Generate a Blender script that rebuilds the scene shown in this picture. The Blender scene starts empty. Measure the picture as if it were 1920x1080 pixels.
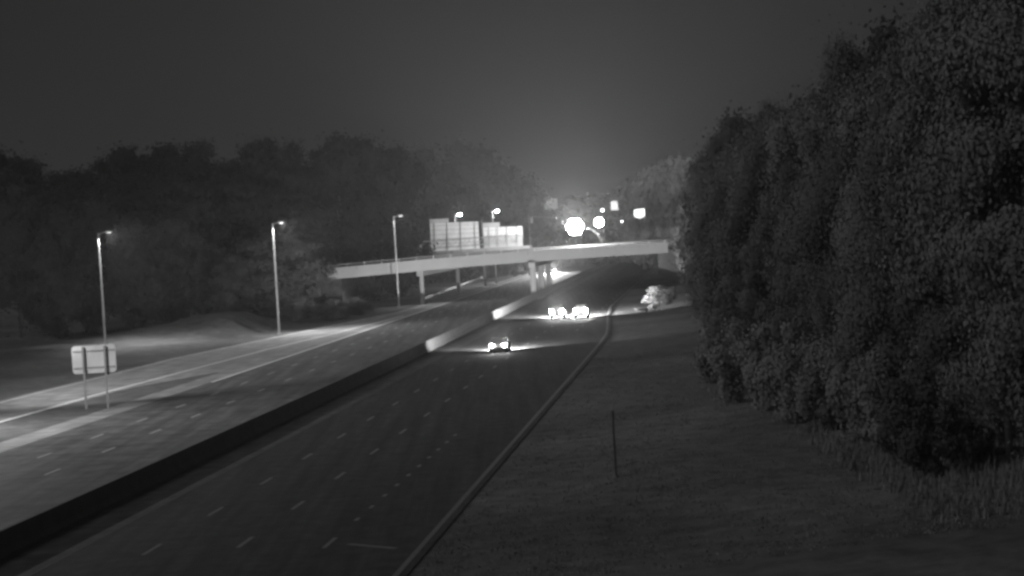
import bpy, bmesh, math, random
import numpy as np
from mathutils import Vector, Matrix
S = bpy.context.scene
C = S.collection
rnd = random.Random(5)

# ---------------------------------------------------------------- camera
F = 4090.0; H = 13.1
PITCH = math.radians(1.64); ROLL = -0.06
cd = bpy.data.cameras.new("camera"); cam = bpy.data.objects.new("camera", cd); C.objects.link(cam)
cd.sensor_width = 36; cd.lens = F / 1920 * 36; cd.clip_start = 0.5; cd.clip_end = 6000
MR = (Matrix.Rotation(math.pi / 2 - PITCH, 3, 'X') @ Matrix.Rotation(ROLL, 3, 'Z'))
cam.rotation_euler = MR.to_euler(); cam.location = (0, 0, H)
S.camera = cam

# ---------------------------------------------------------------- world, sun, exposure
w = bpy.data.worlds.new("World"); S.world = w; w.use_nodes = True
wn = w.node_tree.nodes; wl = w.node_tree.links
bg = wn["Background"]
tc = wn.new("ShaderNodeTexCoord"); sx = wn.new("ShaderNodeSeparateXYZ"); cr = wn.new("ShaderNodeValToRGB")
wl.new(tc.outputs["Generated"], sx.inputs[0]); wl.new(sx.outputs["Z"], cr.inputs[0])
cr.color_ramp.elements[0].position = 0.0; cr.color_ramp.elements[0].color = (0.022, 0.022, 0.022, 1)
cr.color_ramp.elements[1].position = 0.16; cr.color_ramp.elements[1].color = (0.016, 0.016, 0.016, 1)
wl.new(cr.outputs[0], bg.inputs[0]); bg.inputs[1].default_value = 1.0
sd = bpy.data.lights.new("night_fill", 'SUN'); sd.energy = 0.58; sd.angle = math.radians(14)  # added broad fill light; its source is not in view
sun = bpy.data.objects.new("night_fill", sd); C.objects.link(sun)
sun.rotation_euler = Vector((0.62, 0.50, -0.62)).to_track_quat('-Z', 'Y').to_euler()
S.view_settings.view_transform = 'Standard'; S.view_settings.look = 'None'
S.view_settings.exposure = 0; S.view_settings.gamma = 1
S.render.engine = 'CYCLES'
S.cycles.use_denoising = True
S.cycles.max_bounces = 5; S.cycles.diffuse_bounces = 2; S.cycles.glossy_bounces = 2
S.cycles.volume_bounces = 0; S.cycles.transparent_max_bounces = 8
S.cycles.filter_width = 3.0
S.cycles.sample_clamp_indirect = 3.0

# ---------------------------------------------------------------- helpers
M_ROAD = 0.094
def RP(v, y, z=0.0): return Vector((v + M_ROAD * y, y, z))
def ray(x, y): return MR @ Vector((x - 960, 540 - y, -F))
def ground(x, y, z=0.0):
    d = ray(x, y); t = (z - H) / d.z
    return Vector((d.x * t, d.y * t, z))
def at(x, y, Y):
    d = ray(x, y); t = Y / d.y
    return Vector((d.x * t, Y, H + d.z * t))
def sm(a, b, t):
    t = min(1, max(0, (t - a) / (b - a))); return t * t * (3 - 2 * t)

def mat(name, c, rough=0.8, var=0.25, scale=0.5, metal=0.0, spec=0.3, stretch=None, bump=0.0, emit=0.0, scale2=None):
    m = bpy.data.materials.new(name); m.use_nodes = True
    n = m.node_tree.nodes; l = m.node_tree.links; p = n["Principled BSDF"]
    p.inputs["Roughness"].default_value = rough; p.inputs["Metallic"].default_value = metal
    p.inputs["Specular IOR Level"].default_value = spec
    t = n.new("ShaderNodeTexCoord"); mp = n.new("ShaderNodeMapping")
    l.new(t.outputs["Object"], mp.inputs[0])
    if stretch:
        mp.inputs["Rotation"].default_value = (0, 0, math.atan(M_ROAD)); mp.inputs["Scale"].default_value = stretch
    nz = n.new("ShaderNodeTexNoise"); nz.inputs["Scale"].default_value = scale; nz.inputs["Detail"].default_value = 6
    nz.inputs["Roughness"].default_value = 0.6
    l.new(mp.outputs[0], nz.inputs[0])
    rp = n.new("ShaderNodeValToRGB"); l.new(nz.outputs[0], rp.inputs[0])
    a, b = c * (1 - var), c * (1 + var)
    rp.color_ramp.elements[0].position = 0.3; rp.color_ramp.elements[0].color = (a, a, a, 1)
    rp.color_ramp.elements[1].position = 0.7; rp.color_ramp.elements[1].color = (b, b, b, 1)
    col = rp.outputs[0]
    if scale2:
        n2 = n.new("ShaderNodeTexNoise"); n2.inputs["Scale"].default_value = scale2; n2.inputs["Detail"].default_value = 4
        l.new(t.outputs["Object"], n2.inputs[0])
        r2 = n.new("ShaderNodeMapRange"); l.new(n2.outputs[0], r2.inputs[0])
        r2.inputs[1].default_value = .3; r2.inputs[2].default_value = .7; r2.inputs[3].default_value = .62; r2.inputs[4].default_value = 1.38
        mx = n.new("ShaderNodeVectorMath"); mx.operation = 'SCALE'
        l.new(col, mx.inputs[0]); l.new(r2.outputs[0], mx.inputs["Scale"]); col = mx.outputs[0]
    l.new(col, p.inputs["Base Color"])
    if bump:
        bp = n.new("ShaderNodeBump"); bp.inputs["Strength"].default_value = bump; bp.inputs["Distance"].default_value = 0.2
        l.new(nz.outputs[0], bp.inputs["Height"]); l.new(bp.outputs[0], p.inputs["Normal"])
    if emit:
        p.inputs["Emission Color"].default_value = (1, 1, 1, 1); p.inputs["Emission Strength"].default_value = emit
    return m
GRASS = mat("grass", 0.10, 0.95, 0.36, 0.7, spec=0.08, bump=0.5, scale2=0.06)
ASPH = mat("asphalt", 0.032, 0.85, 0.5, 1.0, spec=0.08, stretch=(1.3, 0.035, 1), scale2=0.9)
ASPH2 = mat("worn_asphalt", 0.085, 0.8, 0.38, 1.0, spec=0.08, stretch=(1.1, 0.03, 1), scale2=0.5)
CONC = mat("concrete_pavement", 0.21, 0.85, 0.18, 1.0, stretch=(0.9, 0.05, 1), scale2=0.4)
SHLD = mat("shoulder_asphalt", 0.062, 0.85, 0.18, 1.0, spec=0.08, stretch=(1.2, 0.06, 1), scale2=0.6)
PAINT = mat("road_paint", 0.13, 0.7, 0.35, 3.0)
PAINTD = mat("dash_paint", 0.34, 0.8, 0.3, 3.0)
PAINTE = mat("edge_paint", 0.11, 0.8, 0.25, 3.0)
PAINTF = mat("faded_road_paint", 0.05, 0.8, 0.3, 3.0)
VPOST = mat("weathered_post", 0.055, 0.7, 0.2, 3.0)
PAINT2 = mat("bright_road_paint", 0.8, 0.7, 0.2, 3.0)
BARR = mat("barrier_concrete", 0.085, 0.9, 0.2, 0.8)
BRDG = mat("bridge_concrete", 0.18, 0.9, 0.06, 0.3)
DECKM = mat("deck_asphalt", 0.08, 0.9, 0.15, 0.6)
STEEL = mat("galvanised_steel", 0.30, 0.6, 0.15, 2.0, metal=0.3)
DARKST = mat("dark_steel", 0.10, 0.6, 0.2, 2.0, metal=0.2)
ALU = mat("sign_back_aluminium", 0.62, 0.55, 0.10, 0.7, metal=0.15)
ALU2 = mat("darker_sign_back", 0.40, 0.6, 0.12, 0.7, metal=0.15)  # darker tone; carries the shade on the lower gantry board
STIFF = mat("sign_stiffener", 0.26, 0.6, 0.15, 2.0)
BARK = mat("bark", 0.07, 0.95, 0.3, 3.0)
GLASS = mat("car_glass", 0.02, 0.1, 0.1, 1.0, spec=0.6)
PAINTCAR = mat("car_paint", 0.25, 0.35, 0.05, 2.0, spec=0.5)
PAINTDK = mat("dark_car_paint", 0.06, 0.35, 0.05, 2.0, spec=0.5)
TYRE = mat("tyre_rubber", 0.03, 0.9, 0.1, 4.0)
RIM = mat("wheel_rim", 0.4, 0.4, 0.1, 4.0, metal=0.6)
TAIL = mat("tail_lamp_lens", 0.5, 0.3, 0.05, 2.0, emit=400)
FLOOD = mat("floodlight_lens", 0.8, 0.3, 0.05, 2.0, emit=400)
HEAD = mat("head_lamp_lens", 0.8, 0.2, 0.05, 2.0, emit=60)
LENSF = mat("glowing_lamp_lens", 0.8, 0.3, 0.05, 2.0, emit=700)
LENS = mat("street_lamp_lens", 0.8, 0.3, 0.05, 2.0, emit=2.5)
SIGLIT = mat("signal_lens", 0.8, 0.3, 0.05, 2.0, emit=18)
SHIELD = mat("reflective_sheeting_glow", 0.85, 0.4, 0.04, 2.0, emit=0.9)  # light returned by the sheeting is put in as emission
SHIELD2 = mat("reflective_sheeting_dim_glow", 0.5, 0.4, 0.04, 2.0, emit=0.12)  # weaker emission for returned light on the route marker
MARKM = mat("sign_legend_glow", 0.85, 0.4, 0.04, 2.0, emit=0.3)  # legend brightness put in as emission, no lamp inside
SIGDIM = mat("distant_sign_face_glow", 0.55, 0.6, 0.2, 0.8, emit=0.10)  # faint emission brightens the panel, which is no lamp

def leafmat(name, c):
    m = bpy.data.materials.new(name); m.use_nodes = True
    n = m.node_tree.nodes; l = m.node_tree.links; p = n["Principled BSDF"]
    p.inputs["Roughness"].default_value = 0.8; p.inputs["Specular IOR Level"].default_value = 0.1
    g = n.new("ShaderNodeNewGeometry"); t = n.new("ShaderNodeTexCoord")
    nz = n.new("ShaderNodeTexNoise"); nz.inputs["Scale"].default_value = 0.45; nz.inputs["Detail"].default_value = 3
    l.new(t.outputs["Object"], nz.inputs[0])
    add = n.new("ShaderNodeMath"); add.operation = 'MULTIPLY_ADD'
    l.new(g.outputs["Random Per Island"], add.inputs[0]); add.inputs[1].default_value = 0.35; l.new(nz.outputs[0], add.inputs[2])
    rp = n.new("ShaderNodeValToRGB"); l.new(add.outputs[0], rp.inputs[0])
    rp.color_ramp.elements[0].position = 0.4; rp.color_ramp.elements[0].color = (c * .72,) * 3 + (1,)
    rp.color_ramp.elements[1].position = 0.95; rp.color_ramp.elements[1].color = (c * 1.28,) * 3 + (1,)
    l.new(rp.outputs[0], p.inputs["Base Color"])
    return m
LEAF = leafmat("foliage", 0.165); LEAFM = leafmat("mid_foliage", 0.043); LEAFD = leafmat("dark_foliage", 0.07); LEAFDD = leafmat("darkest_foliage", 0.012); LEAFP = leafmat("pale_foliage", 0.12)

def tag(o, label=None, cat=None, group=None, kind=None):
    if label: o["label"] = label
    if cat: o["category"] = cat
    if group: o["group"] = group
    if kind: o["kind"] = kind
    return o
def empty(name, loc, rz=0, **k):
    o = bpy.data.objects.new(name, None); C.objects.link(o); o.location = loc; o.rotation_euler = (0, 0, rz)
    o.empty_display_size = 0.3
    return tag(o, **k)
class MB:
    """collects geometry for one mesh object"""
    def __init__(s): s.v = []; s.f = []
    def add(s, vs, fs):
        b = len(s.v); s.v += [tuple(x) for x in vs]; s.f += [tuple(b + i for i in f) for f in fs]
    def box(s, x0, x1, y0, y1, z0, z1):
        s.add([(x, y, z) for z in (z0, z1) for y in (y0, y1) for x in (x0, x1)],
              [(0, 2, 3, 1), (4, 5, 7, 6), (0, 1, 5, 4), (1, 3, 7, 5), (3, 2, 6, 7), (2, 0, 4, 6)])
    def tube(s, pts, rads, n=8, cap=True):
        pts = [Vector(p) for p in pts]; rings = []
        for i, p in enumerate(pts):
            d = (pts[min(i + 1, len(pts) - 1)] - pts[max(i - 1, 0)]).normalized()
            a = d.cross(Vector((0, 0, 1)))
            if a.length < 1e-3: a = d.cross(Vector((0, 1, 0)))
            a.normalize(); b = d.cross(a)
            rings.append([p + (a * math.cos(2 * math.pi * k / n) + b * math.sin(2 * math.pi * k / n)) * rads[i] for k in range(n)])
        vs = [q for r in rings for q in r]; fs = []
        for i in range(len(pts) - 1):
            for k in range(n):
                fs.append((i * n + k, i * n + (k + 1) % n, (i + 1) * n + (k + 1) % n, (i + 1) * n + k))
        if cap: fs += [tuple(range(n))[::-1], tuple(range((len(pts) - 1) * n, len(pts) * n))]
        s.add(vs, fs)
    def prism(s, prof, y0, y1, axis='y'):
        n = len(prof)
        if axis == 'y': vs = [(a, y0, b) for a, b in prof] + [(a, y1, b) for a, b in prof]
        else: vs = [(y0, a, b) for a, b in prof] + [(y1, a, b) for a, b in prof]
        s.add(vs, [tuple(range(n)), tuple(range(2 * n - 1, n - 1, -1))] + [(i, i + n, (i + 1) % n + n, (i + 1) % n) for i in range(n)])
    def mesh(s, name, m):
        me = bpy.data.meshes.new(name); me.from_pydata(s.v, [], s.f); me.update()
        bm = bmesh.new(); bm.from_mesh(me); bmesh.ops.recalc_face_normals(bm, faces=bm.faces); bm.to_mesh(me); bm.free()
        me.materials.append(m); return me
    def build(s, name, m, parent=None, **k):
        o = bpy.data.objects.new(name, s.mesh(name, m)); C.objects.link(o)
        if parent: o.parent = parent
        return tag(o, **k)

# ---------------------------------------------------------------- terrain
MOUND = ground(390, 640)
def hgt(x, y):
    v = x - M_ROAD * y
    h = -0.05
    # right verge and left hillside
    if v > -12.3: h += 0.035 * min(v + 12.3, 60) * sm(-12.3, -4, v)
    if v < -69: h += 0.02 * min(-69 - v, 200)
    h += (2.5 + .25 * math.sin(x * .55) * math.sin(y * .4 + 1) + .2 * math.sin(x * .23 + y * .17)) * math.exp(-(abs(x - MOUND.x + 1 - .25 * (y - MOUND.y - 28)) / 12) ** 2.6 - (abs(y - MOUND.y - 28) / 19) ** 2.4) * sm(-63, -71, v)
    h += 0.25 * math.sin(x * .21 + 1) * math.sin(y * .13) * (sm(-66, -74, v) + sm(-9, -2, v))
    # bridge approach embankments
    def ridge(y): return sm(358, 384, y) * (1 - sm(474, 505, y))
    h += 6.3 * ridge(y) * sm(-31, -42, x)
    h += 7.0 * ridge(y) * sm(38, 50, x)
    # ground rises far beyond the bridge
    h += 1.5 * sm(900, 1200, y)
    return h
def build_ground():
    xs = np.concatenate([np.arange(-420, -120, 12), np.arange(-120, 90, 2.5), np.arange(90, 460, 12)])
    ys = np.concatenate([np.arange(20, 70, 10), np.arange(70, 520, 3), np.arange(520, 2600, 20)])
    vs = [(x, y, hgt(x, y)) for y in ys for x in xs]; nx = len(xs)
    fs = [(j * nx + i, j * nx + i + 1, (j + 1) * nx + i + 1, (j + 1) * nx + i) for j in range(len(ys) - 1) for i in range(nx - 1)]
    me = bpy.data.meshes.new("ground"); me.from_pydata(vs, [], fs); me.materials.append(GRASS)
    me.polygons.foreach_set("use_smooth", [True] * len(fs)); me.update()
    o = bpy.data.objects.new("ground", me); C.objects.link(o); tag(o, "mown grass verges and hillside around the motorway", kind="structure")
build_ground()

def ribbon(mb, left, right, z):
    """quad strip between two polylines given as (Y, v)"""
    def iv(pl, Y):
        for (a, va), (b, vb) in zip(pl, pl[1:]):
            if a <= Y <= b: return va + (vb - va) * (Y - a) / (b - a)
        return pl[-1][1] if Y > pl[-1][0] else pl[0][1]
    Y0 = max(left[0][0], right[0][0]); Y1 = min(left[-1][0], right[-1][0])
    ks = sorted(set([Y0, Y1] + [p[0] for p in left + right if Y0 < p[0] < Y1] + list(np.arange(Y0, Y1, 15))))
    vs = []
    for Y in ks: vs += [RP(iv(left, Y), Y, z), RP(iv(right, Y), Y, z)]
    mb.add(vs, [(2 * i, 2 * i + 1, 2 * i + 3, 2 * i + 2) for i in range(len(ks) - 1)])
def struct(name, left, right, z, m):
    b = MB(); ribbon(b, left, right, z); return b.build(name, m, kind="structure")
EDGE = [(30, -12.95), (231, -12.85), (252, -13.1), (271, -13.9), (300, -15.3), (328, -16.2), (900, -16.2)]
EV = lambda d: [(Y, v + d) for Y, v in EDGE]
YF = 900
struct("near_road", [(30, -28.9), (YF, -28.9)], EV(0.45), 0.0, ASPH)
struct("near_shoulder", [(30, -31.5), (YF, -31.5)], [(30, -28.896), (YF, -28.896)], 0.002, SHLD)
struct("median_strip", [(30, -33.4), (YF, -33.4)], [(30, -31.5), (YF, -31.5)], -0.012, SHLD)
struct("far_road", [(30, -48.4), (YF, -48.4)], [(30, -33.4), (YF, -33.4)], 0.0, ASPH2)
RB = [(100, -58.6), (170, -57.3), (200, -56.9), (224, -55.9), (262, -54.4), (298, -51.7), (341, -49.2)]
RA = [(100, -66.2), (197, -65.6), (254, -64.2), (298, -60.0), (330, -56.3), (357, -53.2), (420, -51.6), (YF, -51.4)]
struct("far_shoulder", [(60, -51.2), (212, -50.9), (YF, -51.4)], [(60, -48.4), (YF, -48.4)], 0.004, CONC)
struct("ramp_road", RA, [(100, -58.4), (170, -57.1), (205, -55.5), (222, -51.0), (262, -50.95), (298, -51), (341, -51.2), (420, -51.3), (YF, -51.35)], -0.004, CONC)
# markings
def line(name, pts, wdt, m, z=0.008):
    b = MB(); ribbon(b, [(Y, v - wdt / 2) for Y, v in pts], [(Y, v + wdt / 2) for Y, v in pts], z)
    return b.build(name, m, kind="structure")
line("near_right_edge_line", EDGE, 0.24, PAINTE)
line("near_left_edge_line", [(30, -28.75), (YF, -28.75)], 0.13, PAINTF, 0.010)
line("far_left_edge_line", [(30, -36.6), (YF, -36.6)], 0.15, PAINTF)
line("far_outer_edge_line", [(206, -48.25), (YF, -48.25)], 0.30, PAINT2, 0.012)
line("ramp_right_edge_line", RB, 0.32, PAINT2)
line("ramp_left_edge_line", [(Y, v + .9) for Y, v in RA], 0.15, PAINT2)
def dashes(name, v, starts, length, wdt, m):
    b = MB()
    for s in starts: ribbon(b, [(s, v - wdt / 2), (s + length, v - wdt / 2)], [(s, v + wdt / 2), (s + length, v + wdt / 2)], 0.008)
    return b.build(name, m, kind="structure")
dashes("lane_dashes", -21.2, [93.3 + 12.1 * k - 24.2 for k in range(44)], 3.1, .2, PAINT)
dashes("lane_dashes", -25.15, [92.8 + 12.1 * k - 24.2 for k in range(44)], 3.1, .18, PAINT)
dashes("lane_dots", -17.2, [99.8 + 4.25 * k for k in range(10)], 1.0, .2, PAINT)
dashes("lane_dashes", -17.2, [91.6, 79.5, 67.4] + [262 + 12.1 * k for k in range(25)], 3.0, .2, PAINT)
dashes("far_lane_dashes", -40.45, [131 - 2 + 12.1 * k - 12.1 for k in range(40)], 3.1, .2, PAINTD)
dashes("far_lane_dashes", -44.3, [142 - 2 + 12.1 * k - 24.2 for k in range(40)], 3.1, .2, PAINTD)
b = MB(); p, q = ground(653, 1020, .009), ground(742, 1028, .009); d = (q - p).normalized(); n_ = Vector((-d.y, d.x, 0)) * .16
b.add([p - n_, q - n_, q + n_, p + n_], [(0, 1, 2, 3)]); b.build("crosswise_mark", PAINT, kind="structure")

# ---------------------------------------------------------------- median barrier
def barrier():
    b = MB()
    prof = [(-.42, 0), (-.42, .1), (-.22, .35), (-.10, 1.12), (.10, 1.12), (.22, .35), (.42, .1), (.42, 0)]
    ys = list(np.arange(60, 640, 8.0)); n = len(prof); vs = []
    for Y in ys:
        c = RP(-32.0, Y)
        vs += [(c.x + a, c.y - M_ROAD * a, z - .02) for a, z in prof]
    fs = [(i * n + k, i * n + k + 1, (i + 1) * n + k + 1, (i + 1) * n + k) for i in range(len(ys) - 1) for k in range(n - 1)]
    fs += [tuple(range(n)), tuple(range((len(ys) - 1) * n, len(ys) * n))[::-1]]
    b.add(vs, fs)
    r = empty("median_barrier", RP(-32, 60), label="long dark concrete barrier wall running between the two carriageways", cat="barrier")
    o = b.build("wall", BARR, r); o.matrix_parent_inverse = Matrix.Translation(-r.location)
barrier()

# ---------------------------------------------------------------- bridge
def bridge():
    L0 = at(612, 525, 384); R0 = at(1254, 474, 404)
    r = empty("road_bridge", (0, 394, 0), label="pale concrete overpass spanning both carriageways on slender columns", cat="bridge")
    def P(o): o.matrix_parent_inverse = Matrix.Translation(-r.location); return o
    along = (R0 - L0); hx = Vector((along.x, along.y, 0)).normalized(); ny = Vector((-hx.y, hx.x, 0))
    def slab(name, t0, t1, d0, d1, z0, z1, m, nseg=1):
        b = MB(); vs = []
        for i in range(nseg + 1):
            t = t0 + (t1 - t0) * i / nseg
            c = L0 + along * t
            cam_ = 0.35 * math.sin(math.pi * min(1, max(0, t)))
            for d in (d0, d1):
                for z in (z0, z1): q = c + ny * d; vs.append((q.x, q.y, q.z + z + cam_))
        fs = []
        for i in range(nseg):
            a = i * 4; e = a + 4
            fs += [(a, a + 1, e + 1, e), (a + 1, a + 3, e + 3, e + 1), (a + 3, a + 2, e + 2, e + 3), (a + 2, a, e, e + 2)]
        fs += [(0, 2, 3, 1), (nseg * 4, nseg * 4 + 1, nseg * 4 + 3, nseg * 4 + 2)]
        b.add(vs, fs); return P(b.build(name, m, r))
    slab("girder", 0.0, .998, 0.05, 0.75, 0.0, 1.35, BRDG, 12)
    for d in (9, 18, 27, 36, 45, 54, 63, 72): slab("girder", 0.04, .97, d, d + .7, 0.0, 1.35, BRDG, 8)
    slab("girder", 0.04, .97, 79, 79.6, 0.0, 1.35, BRDG, 8)
    slab("deck", -.25, 1.6, 0.25, 80, 1.353, 1.60, DECKM, 16)
    slab("deck_edge", 0.0, 1.0, -.02, 0.25, 1.30, 1.62, BRDG, 12)
    slab("parapet", -.02, 1.0, 0.06, .34, 1.623, 1.98, BRDG, 12)
    slab("parapet", -.02, 1.0, 79.6, 79.9, 1.603, 2.2, BRDG, 12)
    slab("kerb", -.1, 1.1, 1.9, 2.2, 1.603, 1.75, BRDG, 12)
    # dark joint grooves and scuppers on the outer face
    for t in (0.085, 0.577): slab("joint", t, t + .0016, -.024, .29, 1.3, 1.983, DARKST)
    for k in range(12):
        b = MB(); c = L0 + along * (.72 + .024 * k) ; c.z += 0.35 * math.sin(math.pi * (.72 + .024 * k))
        b.box(c.x - .09, c.x + .09, c.y - .06, c.y + .0, c.z + 1.40, c.z + 1.55)
        P(b.build("scupper", DARKST, r))
    b = MB(); pp = [L0 + along * (k / 12) + Vector((0, .2, 2.5 + .35 * math.sin(math.pi * k / 12))) for k in range(13)]
    b.tube(pp, [.04] * 13, 6); P(b.build("rail", STEEL, r))
    for k in range(21):
        c = L0 + along * (.01 + .049 * k); z = c.z + .35 * math.sin(math.pi * min(1, .01 + .049 * k)); b = MB()
        b.box(c.x - .05, c.x + .05, c.y + .15, c.y + .25, z + 1.97, z + 2.5); P(b.build("rail_post", STEEL, r))
    # bents
    def bent(px_, py_, first, tops, ks):
        g0 = ground(px_, py_); t = (g0.x - L0.x) / along.x
        ztop = L0.z + along.z * t + .35 * math.sin(math.pi * t)
        v = g0.x - M_ROAD * g0.y
        for k in ks:
            Y = first + 18.5 * k; c = RP(v, Y); b = MB()
            rad = tops
            b.tube([(c.x, c.y, -.1), (c.x, c.y, ztop - .95)], [rad, rad], 14)
            P(b.build("column", BRDG, r))
        a = RP(v, first - 1.5); e = RP(v, first + 18.5 * 4 + 1.5); b = MB(); s = .55
        b.add([(q.x + i * s, q.y, z) for q in (a, e) for i in (-1, 1) for z in (ztop - .95, ztop - .003)],
              [(0, 1, 3, 2), (4, 6, 7, 5), (0, 4, 5, 1), (2, 3, 7, 6), (1, 5, 7, 3), (0, 2, 6, 4)])
        P(b.build("pier_cap", BRDG, r))
    bent(987, 564, 392, .58, (0, 1, 2))
    bent(795, 569, 392, .40, (0, 3))
    b = MB()
    a = L0 + along * .04; b.box(a.x - 3.0, a.x, 386.5, 470, -.2, a.z - .003); P(b.build("abutment", ASPH, r))
    a = L0 + along * .985; b = MB(); b.box(a.x + 4, a.x + 6, 412, 480, -.2, a.z - .003); P(b.build("abutment", ASPH, r))
    return L0, along, ny
L0, ALONG, NY = bridge()
def deckpt(x, Y):
    """deck surface point on the view column x at depth Y"""
    for _ in range(3):
        p = at(x, 450, Y)
    t = (p.x - L0.x) / ALONG.x
    return Vector((p.x, Y, L0.z + ALONG.z * t + 1.6 + .35 * math.sin(math.pi * min(1, max(0, t)))))

# ---------------------------------------------------------------- lamps
def light(name, kind, loc, energy, parent, direction=None, size=None, blend=.6, radius=.12):
    d = bpy.data.lights.new(name, kind); d.energy = energy
    d.shadow_soft_size = radius
    if kind == 'SPOT': d.spot_size = size; d.spot_blend = blend
    o = bpy.data.objects.new(name, d); C.objects.link(o); o.location = loc
    if direction is not None: o.rotation_euler = Vector(direction).to_track_quat('-Z', 'Y').to_euler()
    o.parent = parent; return o
def lamp(xt, yt, Y, xb, arm, label, energy, glow=0, zb=None):
    top = at(xt, yt, Y); base = at(xb, 600, Y)
    bx = top.x
    z0 = hgt(bx, Y) if zb is None else zb
    r = empty("street_lamp", (bx, Y, z0), label=label, cat="street lamp", group="tall street lamps along the left of the motorway")
    h = top.z - z0
    b = MB(); b.tube([(0, 0, 0), (0, 0, h * .5), (0, 0, h)], [.17, .13, .09], 10); b.build("pole", STEEL, r)
    b = MB(); b.box(-.28, .28, -.28, .28, 0, .12); b.tube([(0, 0, .12), (0, 0, .6)], [.22, .20], 10); b.build("base", STEEL, r)
    b = MB(); b.tube([(0, 0, h - .25), (arm * .5, 0, h + .02), (arm, 0, h + .08)], [.06, .05, .045], 8); b.build("arm", STEEL, r)
    s = 1 if arm > 0 else -1
    b = MB(); b.prism([(arm - .1 * s, h), (arm + .85 * s, h + .04), (arm + .8 * s, h + .2), (arm + .1 * s, h + .26)], -.19, .19); hd = b.build("lamp_head", STEEL, r)
    b = MB(); b.box(min(arm + .15 * s, arm + .7 * s), max(arm + .15 * s, arm + .7 * s), -.14, .14, h - (.28 if glow else .05), h - .004); b.build("lens", LENSF if glow else LENS, hd)
    light("lamp_light", 'SPOT', (arm + .4 * s, 0, h - .08), energy * .9, r, (1.3 * s, -0.5, -1), math.radians(168), 1)
    if glow: light("lamp_glow", 'SPOT', (arm + .4 * s, -.2, h - .1), glow, r, (-(bx) / Y, -1, .0), math.radians(50), 1)
    # added spot brightens the pole top, standing in for head spill
    light("pole_fill", 'SPOT', (arm * .7, -.8, h + .1), (4500 if Y < 350 else 1200), r, (-.6 * s, .7, -2.2), math.radians(60), .9, .05)
    return r
o_ = lamp(-330, 440, 165, -310, 1.0, "added street lamp, unseen left of the picture, lighting the slip road", 62000)  # added lamp outside the view, put there to light the slip road
for tx, ty, e_, c_ in ((22, 62, 120000, 52), (16, 95, 130000, 40)): light("ramp_fill", 'SPOT', (1.4, .3, 15.6), e_, o_, (tx, ty, -15), math.radians(c_), .9)  # extra beams added to brighten the slip road, apart from the lamp's head
lamp(184, 437, 292, 203, 1.0, "leftmost lit street lamp, behind the roadside sign on the left", 34000)
lamp(511, 419, 304, 522, 0.8, "lit street lamp on the grass in front of the leafy tree, second from the left", 34000)
lamp(738, 406, 384, 747, 0.8, "lit street lamp rising past the left end of the bridge", 9000)
lamp(853, 402, 497, 857, 0.7, "glowing street lamp behind the larger sign panel of the gantry", 9000, 26000)
lamp(923, 395, 500, 927, 0.7, "glowing street lamp behind the smaller sign panel of the gantry", 9000, 26000)

# ---------------------------------------------------------------- roadside sign (seen from behind)
def roadside_sign():
    a = ground(162, 766); Y = a.y
    p1 = at(158, 700, Y); p2 = at(199, 700, Y)
    tl = at(133, 650, Y); tr = at(215, 645, Y); bl = at(137, 702, Y)
    r = empty("roadside_sign", (p1.x, Y, hgt(p1.x, Y)), label="back of a rounded rectangular sign on two posts in the grass gore", cat="sign")
    W = tr.x - tl.x; Hh = tl.z - bl.z; z0 = bl.z - r.location.z; x0 = tl.x - p1.x
    b = MB(); rc = .3; pts = []
    for cx, cz, a0 in ((x0 + W - rc, z0 + Hh - rc, 0), (x0 + rc, z0 + Hh - rc, 90), (x0 + rc, z0 + rc, 180), (x0 + W - rc, z0 + rc, 270)):
        for k in range(6): an = math.radians(a0 + 18 * k); pts.append((cx + rc * math.cos(an), cz + rc * math.sin(an)))
    b.prism(pts, .10, .13); b.build("panel", ALU, r)
    for z in (z0 + Hh * .2, z0 + Hh * .8):
        b = MB(); b.box(x0 + .1, x0 + W - .1, .04, .097, z - .05, z + .05); b.build("stiffener", STIFF, r)
    for dx in (0, p2.x - p1.x):
        b = MB(); b.box(dx - .08, dx + .08, -.11, .037, -.1, z0 + Hh - .08); b.build("post", STEEL, r)
    b = MB(); b.box(x0 + W - 1.05, x0 + W - .55, .02, .09, z0 - .2, z0 + .02); b.build("small_plate", DARKST, r)
roadside_sign()

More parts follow.
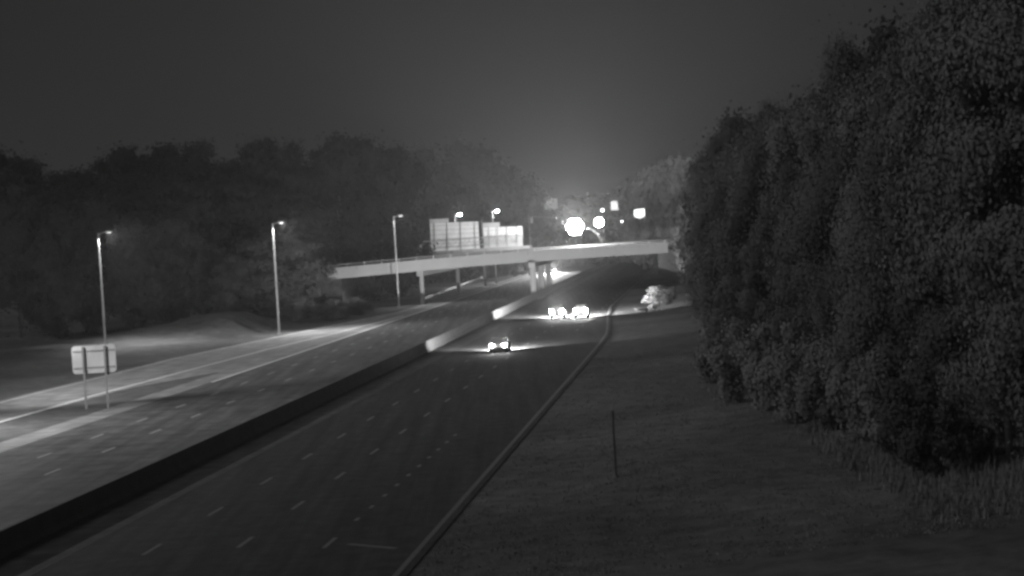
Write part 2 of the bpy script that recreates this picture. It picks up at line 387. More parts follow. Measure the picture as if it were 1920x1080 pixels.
# ---------------------------------------------------------------- gantry
def gantry():
    Y = 484
    def A(x, y): return at(x, y, Y)
    pl = A(788, 452); pm = A(903, 412)
    r = empty("sign_gantry", (pl.x, Y, 0), label="overhead sign gantry seen from behind above the left half of the bridge", cat="gantry")
    def P(o): o.matrix_parent_inverse = Matrix.Translation(-r.location); return o
    b = MB(); b.box(pl.x - .35, pl.x + .3, Y - .6, Y - .1, -.1, pl.z); P(b.build("post", STEEL, r))
    b = MB(); b.box(pm.x - .22, pm.x + .22, Y - .5, Y - .1, -.1, pm.z); P(b.build("post", DARKST, r))
    def quad(name, c, y0, y1, m, parent=None):
        b = MB(); q = [A(*k) for k in c]
        b.prism([(k.x, k.z) for k in q], Y + y0, Y + y1); o = b.build(name, m, parent or r); P(o)
        if parent: o.matrix_parent_inverse = Matrix.Identity(4); o.location = (0, 0, 0)
        return o
    quad("sign_panel", [(806, 418.5), (897, 415.5), (900, 474), (809, 480.5)], 0, .1, ALU)
    quad("exit_tab", [(805, 411.5), (841, 409.5), (841, 417.2), (806, 418.4)], 0, .1, ALU2)
    quad("sign_panel", [(904, 427), (979, 424), (980, 440.6), (904.4, 443.3)], 0, .1, ALU)
    quad("shaded_lower_panel", [(904.4, 443.4), (980, 440.8), (980.5, 465), (906, 471)], .02, .12, ALU2)  # truss shade put into this board's darker colour
    quad("exit_tab", [(903, 418.5), (937, 417), (937, 425.6), (903.5, 426.8)], 0, .1, ALU2)
    # stiffener rows and hangers
    for k in range(7):
        t = .08 + k * .14
        y0 = 418.5 + (480.5 - 418.5) * t; y1 = 415.5 + (474 - 415.5) * t
        quad("stiffener", [(807, y0 - .35), (898, y1 - .35), (898, y1 + .35), (807, y0 + .35)], -.06, -.003, STIFF)
    for k in range(4):
        t = .12 + k * .25; y0 = 427 + 44 * t; y1 = 424 + 41 * t
        quad("stiffener", [(905, y0 - .3), (979, y1 - .3), (979, y1 + .3), (905, y0 + .3)], -.06, -.003, STIFF)
    for x, yt, yb in ((814, 418, 480.5), (838, 417, 479), (863, 416.5, 477.5), (890, 416, 475.5), (916, 426, 471), (932, 425.5, 469), (950, 425, 468), (968, 424.5, 467)):
        quad("hanger", [(x - .7, yt), (x + .7, yt), (x + 1.9, yb), (x + .5, yb)], -.16, -.063, STIFF)
    # truss chords and bracing
    def sl(x, y0): return y0 - (x - 788) * .072
    for y0 in (453.5, 466.5):
        for dy in (-.35, -.95):
            b = MB(); b.tube([A(788, sl(788, y0)) + Vector((0, dy, 0)), A(978, sl(978, y0)) + Vector((0, dy, 0))], [.09, .09], 8); P(b.build("chord", STEEL, r))
    b = MB()
    for k in range(16):
        xa = 789 + k * 11.8; xb_ = xa + 11.8
        p, q = (A(xa, sl(xa, 453.5)), A(xb_, sl(xb_, 466.5))) if k % 2 == 0 else (A(xa, sl(xa, 466.5)), A(xb_, sl(xb_, 453.5)))
        b.tube([p + Vector((0, -.65, 0)), q + Vector((0, -.65, 0))], [.05, .05], 6)
    P(b.build("bracing", STEEL, r))
    # lamp rail under the panels
    b = MB(); b.tube([A(820, 481.5) + Vector((0, -.4, 0)), A(982, 467) + Vector((0, -.4, 0))], [.06, .06], 6)
    for x in (820, 850, 876, 915, 935, 955, 975): q = A(x, 481.5 - (x - 820) * .0895); b.tube([q + Vector((0, -.4, -.3)), q + Vector((0, -.4, .25))], [.09, .09], 6)
    P(b.build("lamp_rail", STEEL, r))
gantry()

# ---------------------------------------------------------------- things on the bridge deck
def pole_sign(name, x, ytop, ybot, wpx, Y, label, shape, m):
    c = at(x, (ytop + ybot) / 2, Y); d = deckpt(x, Y)
    r = empty(name, (c.x, Y, d.z), label=label, cat="sign")
    k = Y / F; hw = wpx * k / 2; hh = (ybot - ytop) * k / 2; zc = c.z - d.z
    b = MB(); b.tube([(0, .1, 0), (0, .1, zc + hh * .5)], [.06, .05], 8); b.build("post", DARKST, r)
    b = MB(); b.prism([(sx_ * hw, zc + sz * hh) for sx_, sz in shape], -.02, .02); b.build("panel", m, r)
    return r, hw, hh, zc
pole_sign("shield_sign", 1199, 391.5, 410, 20, 468, "bright white shield-shaped route sign above the right part of the bridge", [(-1, .85), (-.5, .92), (0, .95), (.5, .98), (1, 1), (1, -.5), (.6, -.8), (0.08, -1), (-.6, -.75), (-1, -.45)], SHIELD)
r, hw, hh, zc = pole_sign("route_marker_sign", 1152, 376.5, 394, 14.5, 468, "small square route marker sign left of the white shield sign", [(-.85, .8), (-.5, 1), (.5, 1), (.85, .8), (1, -1), (-1, -1)], SHIELD2)
for s in (-1, 1):
    b = MB(); b.prism([(s * hw * .35 - .17, zc - hh * .45), (s * hw * .35 + .17, zc - hh * .45), (s * hw * .35 + .2, zc + hh * .25), (s * hw * .35 - .2, zc + hh * .3)], -.032, -.022)
    b.build("legend", MARKM, r)
def signal(x, y, Y, label, lit, wire_y, energy=0):
    c = at(x, y, Y); wtop = at(x, wire_y, Y).z - c.z
    r = empty("traffic_signal", c, label=label, cat="traffic signal", group="traffic signals hung over the bridge")
    b = MB(); b.box(-.24, .24, -.1, .12, -.6, .6); b.build("housing", DARKST if lit else STEEL, r)
    for k in range(3):
        z = .36 - .36 * k; b = MB()
        b.tube([(0, -.13, z), (0, -.102, z)], [.2, .2] if energy > 5000 else [.13, .13], 12); b.build("lens", FLOOD if energy > 5000 else SIGLIT if (lit and k == 1) else DARKST, r)
    for k in range(3):
        b = MB(); z = .36 - .36 * k; b.add([(-.15, -.1, z + .05), (.15, -.1, z + .05), (.15, -.32, z + .12), (-.15, -.32, z + .12), (-.15, -.1, z + .07), (.15, -.1, z + .07), (.15, -.32, z + .14), (-.15, -.32, z + .14)], [(0, 1, 2, 3), (4, 5, 6, 7), (0, 3, 7, 4), (1, 2, 6, 5), (2, 3, 7, 6)]); b.build("visor", DARKST, r)
    b = MB(); b.tube([(0, 0, .55), (0, 0, max(wtop, .7))], [.03, .03], 6); b.build("hanger", STEEL, r)
    if energy: light("signal_light", 'SPOT', (0, -.35, 0), energy, r, (-c.x / Y, -1, 0.01), math.radians(60), 1, .15)
YS = 462
signal(997, 413, YS, "unlit pale traffic signal at the left end of the span wire", False, 407)
signal(1166, 415, YS, "small lit traffic signal on the wire below the square route marker", True, 411, 400)
def wire(name, pts, rad, label):
    b = MB(); b.tube([at(x, y, YS) for x, y in pts], [rad] * len(pts), 6, False)
    b.build(name, STEEL, label=label, cat="cable")
wire("span_wire", [(996, 406), (1060, 409), (1120, 409), (1170, 410), (1230, 406), (1310, 398)], .03, "thin wire carrying the traffic signals across the bridge")
wire("guy_cable", [(1140, 433), (1200, 439), (1260, 446), (1310, 452)], .03, "thin cable sloping down to the trees below the shield sign")
def mast(x, ytop, label):
    d = deckpt(x, YS + .4); t = at(x, ytop, YS + .4)
    r = empty("signal_pole", d, label=label, cat="pole"); b = MB(); hh = t.z - d.z
    b.tube([(0, 0, 0), (0, 0, hh)], [.11, .08], 8); b.build("shaft", DARKST, r)
    b = MB(); b.box(-.2, .2, -.2, .2, 0, .1); b.build("foot", DARKST, r)
mast(994, 404, "dark pole holding the left end of the span wire"); 
# bright lamp on a curved arm
def curved_lamp():
    Y = 466
    foot = deckpt(1129, Y); r = empty("curved_arm_lamp", foot, label="dazzling lamp on a curved arm standing on the bridge deck", cat="street lamp")
    pts = [foot - foot] + [at(x, y, Y) - foot for x, y in ((1128, 452), (1125, 444), (1119, 437), (1110, 431), (1100, 427), (1086, 423.5))]
    b = MB(); b.tube(pts, [.16, .14, .13, .12, .11, .10, .09], 10); b.build("arm", STEEL, r)
    hd = at(1078, 425, Y) - foot
    b = MB(); b.tube([(hd.x, .02, hd.z), (hd.x, .3, hd.z)], [1.85, 1.6], 22); h = b.build("glare_bank", DARKST, r)  # bank made oversize so its lenses fill out the glare
    for i in range(7):
        qx, qz = (0, 0) if i == 6 else (1.2 * math.cos(math.pi * i / 3), 1.2 * math.sin(math.pi * i / 3))
        b = MB(); b.tube([(hd.x + qx, -.06, hd.z + qz), (hd.x + qx, .017, hd.z + qz)], [.60, .52], 16); b.build("glare_lens", FLOOD, h)
    light("lamp_glow", 'SPOT', (hd.x, -.7, hd.z), 270000, r, (-foot.x / Y, -1, .31), math.radians(36), .04, .3)
    light("lamp_light", 'SPOT', (hd.x - .3, .2, hd.z - 1.9), 40000, r, (-1, .75, .1), math.radians(70), .7)  # added spot aimed at the gantry to brighten its sign backs
    light("arm_fill", 'POINT', (hd.x + 1.2, -1.0, hd.z - 2.2), 9000, r)  # added point light that brightens the curved arm
curved_lamp()
def small_flood():
    Y = 463; c = at(1125, 417, Y); d = deckpt(1125, Y)
    r = empty("floodlight", d, label="smaller glowing round floodlight just right of the dazzling lamp", cat="floodlight")
    zc = c.z - d.z; b = MB(); b.tube([(0, .25, 0), (0, .25, zc)], [.1, .08], 8); b.build("pole", DARKST, r)
    b = MB(); b.tube([(0, .0, zc), (0, .2, zc), (0, .4, zc)], [1.0, .9, .4], 20); h = b.build("housing", DARKST, r)
    b = MB(); b.tube([(0, -.05, zc), (0, -.003, zc)], [.85, .9], 20); b.build("glare_lens", FLOOD, h)  # lens widened to the size of the light's glare
    light("lamp_glow", 'SPOT', (0, -.4, zc), 26000, r, (-d.x / Y, -1, .05), math.radians(60), 1, .2)
small_flood()
# small lamp on a pole
def small_beacon():
    Y = 464; c = at(1133, 394, Y); d = deckpt(1133, Y)
    r = empty("beacon_lamp", d, label="small square beacon light on a thin pole left of the square route marker", cat="beacon")
    b = MB(); b.tube([(0, 0, 0), (0, 0, c.z - d.z - .3)], [.06, .05], 8); b.build("pole", DARKST, r)
    b = MB(); b.box(-.3, .3, -.1, .14, c.z - d.z - .3, c.z - d.z + .3); b.build("housing", DARKST, r)
    b = MB(); b.tube([(0, -.13, c.z - d.z), (0, -.104, c.z - d.z)], [.24, .24], 12); b.build("lens", SIGLIT, r)
small_beacon()
# far overhead sign
def far_sign():
    Y = 590
    q = [at(*k, Y) for k in ((1015, 375), (1045, 372), (1046, 392), (1016, 396))]
    base = Vector((q[0].x - 1.0, Y, hgt(q[0].x - 1, Y)))
    r = empty("overhead_sign", base, label="distant overhead sign panel left of the dazzling lamp", cat="sign")
    b = MB(); b.tube([(0, 0, 0), (0, 0, q[0].z - base.z)], [.25, .2], 8)
    b.build("post", DARKST, r)
    b = MB(); b.tube([(0, .2, q[0].z - base.z - 1.6), (q[1].x - base.x, .2, q[1].z - base.z - 1.6)], [.15, .12], 8); b.build("arm", STEEL, r)
    b = MB(); b.prism([(k.x - base.x, k.z - base.z) for k in q], -.1, 0); b.build("panel", SIGDIM, r)
    for yy in (379, 391):
        q = [at(1018, yy + 1, Y), at(1034, yy - .6, Y), at(1034, yy + 1.0, Y), at(1018, yy + 2.8, Y)]
        b = MB(); b.prism([(k.x - base.x, k.z - base.z) for k in q], -.13, -.103); b.build("legend", MARKM, r)
far_sign()

# ---------------------------------------------------------------- guardrail
def guardrail():
    a = ground(795, 566, 0); e = ground(905, 524, 0)
    r = empty("guardrail", a, label="steel guardrail along the far grass verge seen under the bridge", cat="guardrail")
    d = e - a; n = 18; b = MB()
    prof = [(-.02, .45), (-.06, .52), (-.02, .60), (-.06, .68), (-.02, .76), (.0, .76), (-.03, .68), (.01, .60), (-.03, .52), (.0, .45)]
    vs = []
    for i in range(n + 1):
        p = d * (i / n); vs += [(p.x - o, p.y, z) for o, z in prof]
    k = len(prof); fs = [(i * k + j, i * k + (j + 1) % k, (i + 1) * k + (j + 1) % k, (i + 1) * k + j) for i in range(n) for j in range(k)]
    b.add(vs, fs); b.build("rail", STEEL, r)
    for i in range(n + 1):
        p = d * (i / n); b = MB(); b.box(p.x - .18, p.x - .06, p.y - .05, p.y + .05, -.1, .74); b.build("post", STEEL, r)
guardrail()

# thin post on the right verge
def verge_post():
    a = ground(1156, 906); a.z = hgt(a.x, a.y); h = at(1147, 770, a.y).z - a.z
    r = empty("marker_post", a, label="lone thin dark post standing on the grass right of the near road", cat="post")
    b = MB(); b.prism([(-.06, 0), (-.06, .0)] and [(-.06, 0), (-.02, -.06), (.02, -.06), (.06, 0), (.03, 0), (.02, -.03), (-.02, -.03), (-.03, 0)], 0, 1)
    b.v = [(x - .0 * y, z, y * h) for x, y, z in b.v]; b.build("shaft", VPOST, r)
    
    b = MB(); b.tube([(0, 0, -.05), (0, 0, .12)], [.16, .1], 10); b.build("footing", DARKST, r)
verge_post()

# ---------------------------------------------------------------- cars
def make_car_meshes(kind):
    W = .90; parts = []
    if kind == 'sedan': prof = [(-2.35, .30), (-2.38, .62), (-2.30, .92), (-1.75, 1.0), (-1.1, 1.40), (-.6, 1.47), (.1, 1.45), (.95, .98), (1.7, .90), (2.25, .74), (2.35, .5), (2.32, .28)]; gl = [(-1.68, 1.02), (-1.08, 1.36), (-.6, 1.42), (.08, 1.40), (.85, 1.0)]
    else: prof = [(-2.35, .34), (-2.38, .75), (-2.34, 1.05), (-2.18, 1.68), (-1.9, 1.78), (-.4, 1.80), (.2, 1.76), (1.0, 1.15), (1.8, 1.06), (2.28, .9), (2.36, .55), (2.32, .32)]; gl = [(-2.22, 1.12), (-2.1, 1.62), (-1.85, 1.70), (-.4, 1.72), (.18, 1.68), (.9, 1.15)]
    b = MB(); n = len(prof); vs = []
    for wx, ins in ((-W, 1), (-W + .06, 2), (W - .06, 2), (W, 1)):
        for y, z in prof:
            t = max(0, (z - 1.0)) * .38
            vs.append((wx * 1 + (t if wx < 0 else -t), y * (1 if ins == 2 else .985), z + (.015 if ins == 2 and z > .5 else 0)))
    fs = [(k * n + i, k * n + (i + 1) % n, (k + 1) * n + (i + 1) % n, (k + 1) * n + i) for k in range(3) for i in range(n)]
    fs += [tuple(range(n)), tuple(range(3 * n, 4 * n))[::-1]]
    b.add(vs, fs); parts.append(("body", b, 0, None))
    for s in (-1, 1):
        g = MB(); vs = []
        for y, z in gl:
            t = max(0, z - 1.0) * .38; vs.append((s * (W - t + .012), y * .95, z))
        g.add(vs, [tuple(range(len(gl)))]); parts.append(("side_window", g, 'GLASS', None))
    g = MB(); (y0, z0), (y1, z1) = (gl[0], gl[1]); 
    g.add([(-.68, y0 - .045, z0), (.68, y0 - .045, z0), (.58, y1 - .045, z1 - .02), (-.58, y1 - .045, z1 - .02)], [(0, 1, 2, 3)]); parts.append(("rear_window", g, 'GLASS', None))
    g = MB(); (y0, z0), (y1, z1) = (gl[-1], gl[-2])
    g.add([(-.7, y0 + .11, z0 + .04), (.7, y0 + .11, z0 + .04), (.58, y1 + .11, z1 + .02), (-.58, y1 + .11, z1 + .02)], [(0, 1, 2, 3)]); parts.append(("windscreen", g, 'GLASS', None))
    for y in (-1.4, 1.45):
        for s in (-1, 1):
            g = MB(); g.tube([(s * .72, y, .33), (s * .93, y, .33)], [.33, .33], 20)
            h = MB(); h.tube([(s * .931, y, .33), (s * .945, y, .33)], [.2, .18], 14); parts.append(("wheel", g, 'TYRE', ("rim", h, 'RIM')))
    zl = .80 if kind == 'sedan' else 1.0
    for s in (-1, 1):
        g = MB(); hh = .09 if kind == "sedan" else .26; g.box(min(s * .52, s * .86), max(s * .52, s * .86), -2.43, -2.36, zl - hh, zl + hh); parts.append(("tail_light", g, 'TAIL', None))
        g = MB(); g.box(min(s * .5, s * .82), max(s * .5, s * .82), 2.26, 2.39, .58, .72); parts.append(("headlight", g, 'HEAD', None))
    g = MB(); g.box(-.86, .86, -2.41, -2.34, .34, .52); parts.append(("rear_bumper", g, 'DK', None))
    g = MB(); g.box(-.86, .86, 2.32, 2.43, .32, .5); parts.append(("front_bumper", g, 'DK', None))
    return parts
MT = dict(GLASS=GLASS, TYRE=TYRE, RIM=RIM, TAIL=TAIL, HEAD=HEAD, DK=PAINTDK)
CACHE = {}
def car(kind, paint, loc, rz, label, head=4000, tail=0, headcam=0, pitch=0.0):
    key = (kind, paint.name)
    if key not in CACHE:
        CACHE[key] = [(n, b.mesh(n, paint if m == 0 else MT[m]), (sub[0], sub[1].mesh(sub[0], MT[sub[2]])) if sub else None) for n, b, m, sub in make_car_meshes(kind)]
    r = empty("car", loc, rz, label=label, cat="car", group="vehicles on the motorway at night")
    for n, me, sub in CACHE[key]:
        o = bpy.data.objects.new(n, me); C.objects.link(o); o.parent = r
        if sub: c = bpy.data.objects.new(sub[0], sub[1]); C.objects.link(c); c.parent = o
    for s in (-1, 1):
        light("headlight_beam", 'SPOT', (s * .66, 2.45, .66), head, r, (s * .20, 1, -.015), math.radians(108), .85, .08)
        if tail: light("tail_light_glow", 'SPOT', (s * .69, -2.5, .85), tail * (1 if s > 0 else .35), r, (0, -1, .36), math.radians(42), .9, .08)
        if headcam: light("headlight_glow", 'SPOT', (s * .66, 2.5, .7), headcam, r, (0, 1, .10), math.radians(30), 1, .08)
    return r
rz = -math.atan(M_ROAD)
car('sedan', PAINTCAR, RP(-23.0, 228), rz, "lone pale car driving away, nearest car on the road beyond the barrier end", 62000, 24000)
car('suv', PAINTDK, RP(-22.0, 299), rz, "dark tall car driving away in the middle lane below the bridge", 170000, 90000)
car('suv', PAINTCAR, RP(-18.6, 296.5), rz, "pale tall car driving away in the right lane beside the dark tall one", 100000, 12000)
car('sedan', PAINTDK, at(1037, 520, 560) * Vector((1, 1, 0)) if False else RP(-44.0 + 1.0, 575), math.pi + rz, "oncoming car dazzling behind the bridge columns", 60000, 0, 160000)

# ---------------------------------------------------------------- vegetation
def quads_mesh(name, cen, nor, size, m, rs, aspect=1.5):
    """many small leaf-sized faces"""
    n = len(cen)
    a = rs.normal(size=(n, 3)); a -= (a * nor).sum(1, keepdims=True) * nor; a /= np.linalg.norm(a, axis=1, keepdims=True) + 1e-9
    b = np.cross(nor, a); s = (size * rs.uniform(.6, 1.3, n))[:, None]
    v = np.stack([cen - a * s * aspect * .5, cen - b * s * .45 + a * s * .1, cen + a * s * aspect * .5, cen + b * s * .45 + a * s * .1], 1).reshape(-1, 3)
    me = bpy.data.meshes.new(name); me.vertices.add(4 * n); me.vertices.foreach_set("co", v.astype(np.float32).ravel())
    me.loops.add(4 * n); me.loops.foreach_set("vertex_index", np.arange(4 * n, dtype=np.int32))
    me.polygons.add(n); me.polygons.foreach_set("loop_start", np.arange(0, 4 * n, 4, dtype=np.int32))
    me.update(calc_edges=True); me.materials.append(m); return me
def crown(seed, R, H, z0, nclump, nleaf, size, m, name="crown"):
    rs = np.random.RandomState(seed)
    cen = []; 
    while len(cen) < nclump:
        p = rs.uniform(-1, 1, 3); q = np.linalg.norm(p)
        if q > 1 or q < .35: continue
        wdt = 1 - .35 * max(0, p[2]) ** 2 - .12 * max(0, -p[2])
        cen.append([p[0] * R * wdt, p[1] * R * wdt, z0 + (H - z0) * (p[2] * .5 + .5)])
    cen = np.array(cen); rad = R * rs.uniform(.16, .42, nclump)
    idx = rs.choice(nclump, nleaf, p=rad ** 2 / (rad ** 2).sum())
    off = rs.normal(size=(nleaf, 3)) * np.array([.40, .40, .33]) * rad[idx][:, None]
    far_ = rs.rand(nleaf) < .07; off[far_] *= 1.8
    pos = cen[idx] + off
    ctr = np.array([0, 0, z0 + (H - z0) * .42]); out = (pos - ctr) / np.array([R, R, (H - z0) / 2])
    out /= np.linalg.norm(out, axis=1, keepdims=True) + 1e-6
    d = off / (np.linalg.norm(off, axis=1, keepdims=True) + 1e-6)
    nor = .42 * out + .72 * d + rs.normal(scale=.30, size=(nleaf, 3)); nor /= np.linalg.norm(nor, axis=1, keepdims=True)
    pos[:, 2] = np.maximum(pos[:, 2], .15)
    return quads_mesh(name, pos, nor, size, m, rs), cen
def trunk(seed, H, z0, cen, r0):
    rr = random.Random(seed); b = MB()
    ax = [(0, 0, -.3), (rr.uniform(-.3, .3), rr.uniform(-.3, .3), H * .3), (rr.uniform(-.6, .6), rr.uniform(-.6, .6), H * .6), (rr.uniform(-.6, .6), rr.uniform(-.6, .6), H * .9)]
    b.tube(ax, [r0, r0 * .75, r0 * .45, r0 * .12], 8)
    for c in list(cen)[:16]:
        zs = max(H * .12, min(c[2] * .6, H * .7)); t = zs / (H * .9)
        s = Vector((ax[2][0] * t, ax[2][1] * t, zs)); e = Vector(c); mid = (s + e) / 2 + Vector((0, 0, .4))
        b.tube([s, mid, e], [r0 * .3, r0 * .2, r0 * .06], 5)
    return b.mesh("trunk", BARK)
def variants(n, seed, R, H, z0, nc, nl, size, m, r0):
    out = []
    for k in range(n):
        me, cen = crown(seed + k, R, H, z0, nc, nl, size, m); out.append((me, trunk(seed + k, H, z0, cen, r0)))
    return out
NEAR = variants(4, 10, 5.2, 20, 1.6, 50, 120000, .165, LEAF, .32)
LEAFN = leafmat("deep_foliage", 0.105)
for k in (1, 3): NEAR[k][0].materials[0] = LEAFN
MID = variants(4, 30, 6.0, 20, 1.0, 60, 30000, .40, LEAFM, .35)
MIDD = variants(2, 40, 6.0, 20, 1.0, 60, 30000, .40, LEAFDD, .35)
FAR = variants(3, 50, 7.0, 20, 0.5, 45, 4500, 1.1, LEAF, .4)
def tree(vs, loc, h, wr, label, group, name="tree", cat="tree"):
    k = rnd.randrange(len(vs)); cr_, tr_ = vs[k]
    r = empty(name, loc, rnd.uniform(0, 6.28), label=label, cat=cat, group=group)
    s = h / 20.0; r.scale = (s * wr, s * wr, s)
    for n, me in (("crown", cr_), ("trunk", tr_)):
        o = bpy.data.objects.new(n, me); C.objects.link(o); o.parent = r
    return r
def tree_px(vs, x, ytop, Y, wpx, label, group, **k):
    p = at(x, ytop, Y); z = hgt(p.x, Y); h = (p.z - z) / 1.03
    R = {id(NEAR): 5.9, id(MID): 6.9, id(MIDD): 6.9, id(FAR): 8.2}[id(vs)] * h / 20
    wr = (wpx * Y / F / 2) / R
    return tree(vs, (p.x, Y, z), h, max(.6, min(1.7, wr)), label, group, **k)
# right-hand roadside wood
g = "trees of the right roadside wood"; lab = "tall leafy tree in the dense dark wood right of the road"
for x, yt, Y, wpx in [(1905, -170, 97, 420), (1800, -70, 108, 330), (1722, 15, 116, 260), (1655, 60, 122, 230), (1580, 72, 130, 230), (1512, 140, 140, 200), (1445, 182, 152, 190), (1400, 225, 166, 150), (1364, 240, 184, 150), (1334, 275, 205, 120), (1352, 330, 160, 140), (1400, 330, 146, 180), (1480, 300, 134, 190), (1560, 260, 124, 220), (1650, 230, 115, 230), (1750, 180, 108, 240), (1860, 200, 102, 260)]:
    tree_px(NEAR, x + rnd.uniform(-6, 6), yt, Y, wpx, {1905: "tallest tree at the right edge of the picture, its top cut off by the frame", 1334: "lowest leafy crown at the left end of the right-hand wood", 1445: "tree with a rounded top standing as a step on the right wood's skyline"}.get(x, lab), g)
g = "trees behind the right roadside wood"; lab = "tree crown at the back of the dense wood right of the road"
for x, yt, Y, wpx in [(1318, 288, 270, 100), (1340, 262, 250, 110), (1375, 225, 240, 130), (1430, 190, 230, 150), (1490, 160, 220, 160), (1560, 110, 200, 190), (1650, 60, 190, 220), (1760, 0, 180, 240), (1880, -60, 170, 260), (1306, 330, 300, 80), (1318, 330, 330, 90), (1298, 350, 345, 60)]:
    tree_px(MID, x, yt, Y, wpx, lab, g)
# shrubs at the foot of the wood
SH = []
for k in range(4):
    me, cen = crown(70 + k, 2.4, 4.6, .2, 34, 22000, .15, LEAF, "leaves"); SH.append((me, trunk(70 + k, 4.6, .2, cen, .07)))
SHD = []
for k in range(2):
    me, cen = crown(80 + k, 2.4, 4.6, .2, 34, 22000, .15, LEAFD, "leaves"); SHD.append((me, trunk(80 + k, 4.6, .2, cen, .07)))
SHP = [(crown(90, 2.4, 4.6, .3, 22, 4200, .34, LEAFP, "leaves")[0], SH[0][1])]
def shrub(vs, x, ybase, ytop, wpx, label, group=None, Y=None):
    if Y is None:
        p = ground(x, ybase); Y = p.y
    p = at(x, ytop, Y); z = hgt(p.x, Y)
    if ybase is not None and Y is not None: z = max(z, hgt(p.x, Y))
    h = max(.8, p.z - z); me, tr = vs[rnd.randrange(len(vs))]
    r = empty("shrub", (p.x, Y, z), rnd.uniform(0, 6.28), label=label, cat="shrub", group=group)
    s = h / 4.9; wr = (wpx * Y / F / 2) / 2.8; r.scale = (wr, wr, s)
    for n, m_ in (("leaves", me), ("stem", tr)):
        o = bpy.data.objects.new(n, m_); C.objects.link(o); o.parent = r
g = "shrubs along the foot of the right wood"; lab = "leafy shrub at the foot of the wood right of the road"
for x, yb, yt, wpx in [(1345, 742, 600, 90), (1378, 768, 600, 140), (1430, 790, 600, 150), (1490, 812, 600, 170), (1548, 828, 640, 150), (1600, 842, 600, 170), (1655, 868, 660, 160), (1850, 838, 560, 240), (1925, 832, 600, 220), (1770, 850, 600, 200)]:
    shrub(SH, x, yb, yt, wpx, lab, g)
shrub(SHD, 1722, 922, 690, 170, "dark overhanging shrub nearest the camera at the edge of the wood")
shrub(SHD, 1800, 890, 730, 150, "dark straggly shrub right of the overhanging one")
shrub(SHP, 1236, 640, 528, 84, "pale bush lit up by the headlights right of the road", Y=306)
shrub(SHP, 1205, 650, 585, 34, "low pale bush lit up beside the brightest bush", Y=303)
# left-hand woods
g = "trees of the left front wood"; lab = "dark tree in the front row of the wood left of the road"
for x, yt, Y, wpx in [(-60, 300, 330, 170), (20, 345, 322, 160), (100, 400, 318, 150), (170, 380, 335, 150), (245, 420, 330, 140), (310, 400, 350, 150), (370, 440, 352, 130), (430, 480, 345, 110)]:
    tree_px(MID, x, yt, Y, wpx, lab, g)
tree_px(MID, 500, 425, 350, 210, "rounded leafy tree behind the second street lamp from the left", None)
tree_px(MID, 562, 440, 366, 120, "rounded leafy tree next to the left end of the bridge", None)
g = "skyline trees of the left wood"; lab = "very dark tree on the skyline of the wood left of the road"
for x, yt, Y, wpx in [(-20, 285, 420, 150), (35, 300, 415, 120), (90, 322, 410, 130), (150, 322, 415, 120), (190, 296, 410, 110), (240, 280, 415, 130), (300, 276, 420, 130), (355, 275, 410, 110), (395, 262, 412, 110), (450, 272, 420, 110), (500, 264, 415, 110), (560, 264, 420, 110), (625, 258, 425, 110), (680, 264, 430, 110), (735, 278, 440, 110),
                      (130, 350, 385, 150), (220, 340, 385, 150), (320, 330, 385, 150), (420, 330, 390, 150), (520, 350, 395, 150)]:
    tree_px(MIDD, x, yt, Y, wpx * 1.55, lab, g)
g = "paler trees behind the gantry"; lab = "tall paler tree in the row behind the gantry and bridge"
for x, yt, Y, wpx in [(570, 350, 490, 130), (630, 320, 500, 130), (690, 305, 540, 140), (750, 300, 545, 130), (800, 285, 540, 130), (860, 274, 550, 130), (910, 282, 560, 120), (945, 300, 570, 110), (975, 335, 580, 90), (990, 370, 560, 70), (840, 340, 545, 140), (920, 350, 560, 130), (700, 370, 535, 140), (770, 360, 545, 130)]:
    tree_px(MID, x, yt, Y, wpx * 1.4, lab, g)
shrub(SHP, 692, None, 428, 46, "pale shrub above the left part of the bridge, lamplight put into its leaf colour", Y=478)  # paler leaves stand in for lamplight on this shrub
g = "dark bushes by the left bridge end"; lab = "dark low bush under the left end of the bridge"
for x, yb, yt, wpx in [(620, 600, 560, 90), (668, 590, 556, 70), (560, 606, 560, 80)]:
    shrub(SHD, x, yb, yt, wpx, lab, g)
g = "hazy trees beyond the bridge"; lab = "distant hazy tree on the horizon beyond the bridge"
for k in range(22):
    x = 985 + k * 15.5; yt = [385, 378, 372, 368, 366, 364, 362, 360, 360, 358, 354, 350, 342, 330, 318, 306, 298, 292, 290, 288, 288, 286][k] + rnd.uniform(-4, 4)
    tree_px(FAR, x, yt, 720 + rnd.uniform(-40, 60), 110, lab, g)
for k in range(14):
    x = 995 + k * 24; tree_px(FAR, x, 395 + rnd.uniform(-6, 6), 640 + rnd.uniform(-15, 15), 75, lab, g)
for k in range(8):
    x = 1200 + k * 14; yt = [330, 308, 298, 292, 290, 288, 285, 285][k]; tree_px(FAR, x, yt, 560 + rnd.uniform(-10, 10), 70, lab, g)

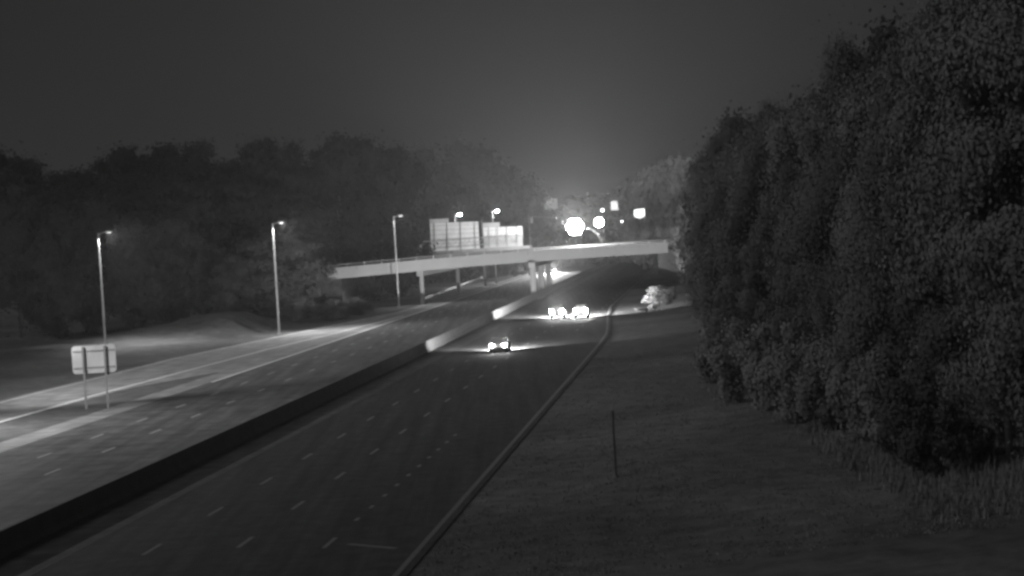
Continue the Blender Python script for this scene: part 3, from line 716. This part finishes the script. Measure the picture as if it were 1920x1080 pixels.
# tall weeds at the foot of the wood and loose tufts on the verge
def weeds():
    rs = np.random.RandomState(3); vs = []; fs = []
    def tuft(x, y, h, n):
        z = hgt(x, y)
        for _ in range(n):
            a = rs.uniform(0, 6.28); l = h * rs.uniform(.5, 1.1); lean = rs.uniform(.1, .6) * l; wd = .02 + .02 * rs.rand()
            bx, by = x + rs.normal(0, .18), y + rs.normal(0, .18); dx, dy = math.cos(a), math.sin(a); i = len(vs)
            vs.extend([(bx - dy * wd, by + dx * wd, z - .02), (bx + dy * wd, by - dx * wd, z - .02), (bx + dx * lean * .4 + dy * wd * .7, by + dy * lean * .4 - dx * wd * .7, z + l * .6), (bx + dx * lean * .4 - dy * wd * .7, by + dy * lean * .4 + dx * wd * .7, z + l * .6), (bx + dx * lean, by + dy * lean, z + l)])
            fs.extend([(i, i + 1, i + 2, i + 3), (i + 3, i + 2, i + 4)])
    for _ in range(1500):
        y = rs.uniform(82, 130); x = rs.uniform(15.5, 27)
        tuft(x, y, rs.uniform(.2, .7), 5)
    vsw, fsw = vs, fs; vs, fs = [], []
    for _ in range(16000):
        y = 80 + 130 * rs.rand() ** 1.4; v = rs.uniform(-12.2, 12)
        if math.sin(v * 1.1 + math.sin(y * .2)) * math.sin(y * .31 + v * .3) + rs.normal(0, 1.6) < 0: continue
        tuft(v + M_ROAD * y, y, rs.uniform(.04, .11), 4)
    me = bpy.data.meshes.new("mown_grass"); me.from_pydata(vs, [], fs); me.materials.append(LEAF)
    o = bpy.data.objects.new("mown_grass", me); C.objects.link(o); tag(o, "short rough mown grass on the right verge", "grass", kind="stuff")
    vs, fs = vsw, fsw
    me = bpy.data.meshes.new("grass_tufts"); me.from_pydata(vs, [], fs); me.materials.append(LEAF)
    o = bpy.data.objects.new("grass_tufts", me); C.objects.link(o); tag(o, "tall weeds and tufts of grass on the right verge", "grass", kind="stuff")
weeds()

# ---------------------------------------------------------------- night haze
hz = MB(); hz.box(-480, 480, -30, 2700, -1.5, 62)
ho = hz.build("haze", STEEL, kind="stuff", label="thin night haze over the motorway", cat="haze")
hm = bpy.data.materials.new("haze"); hm.use_nodes = True; n = hm.node_tree.nodes
n.remove(n["Principled BSDF"]); pv = n.new("ShaderNodeVolumePrincipled")
pv.inputs["Color"].default_value = (.9, .9, .9, 1); pv.inputs["Density"].default_value = 0.00012; pv.inputs["Anisotropy"].default_value = 0.6
hm.node_tree.links.new(pv.outputs[0], n["Material Output"].inputs["Volume"])
ho.data.materials.clear(); ho.data.materials.append(hm)
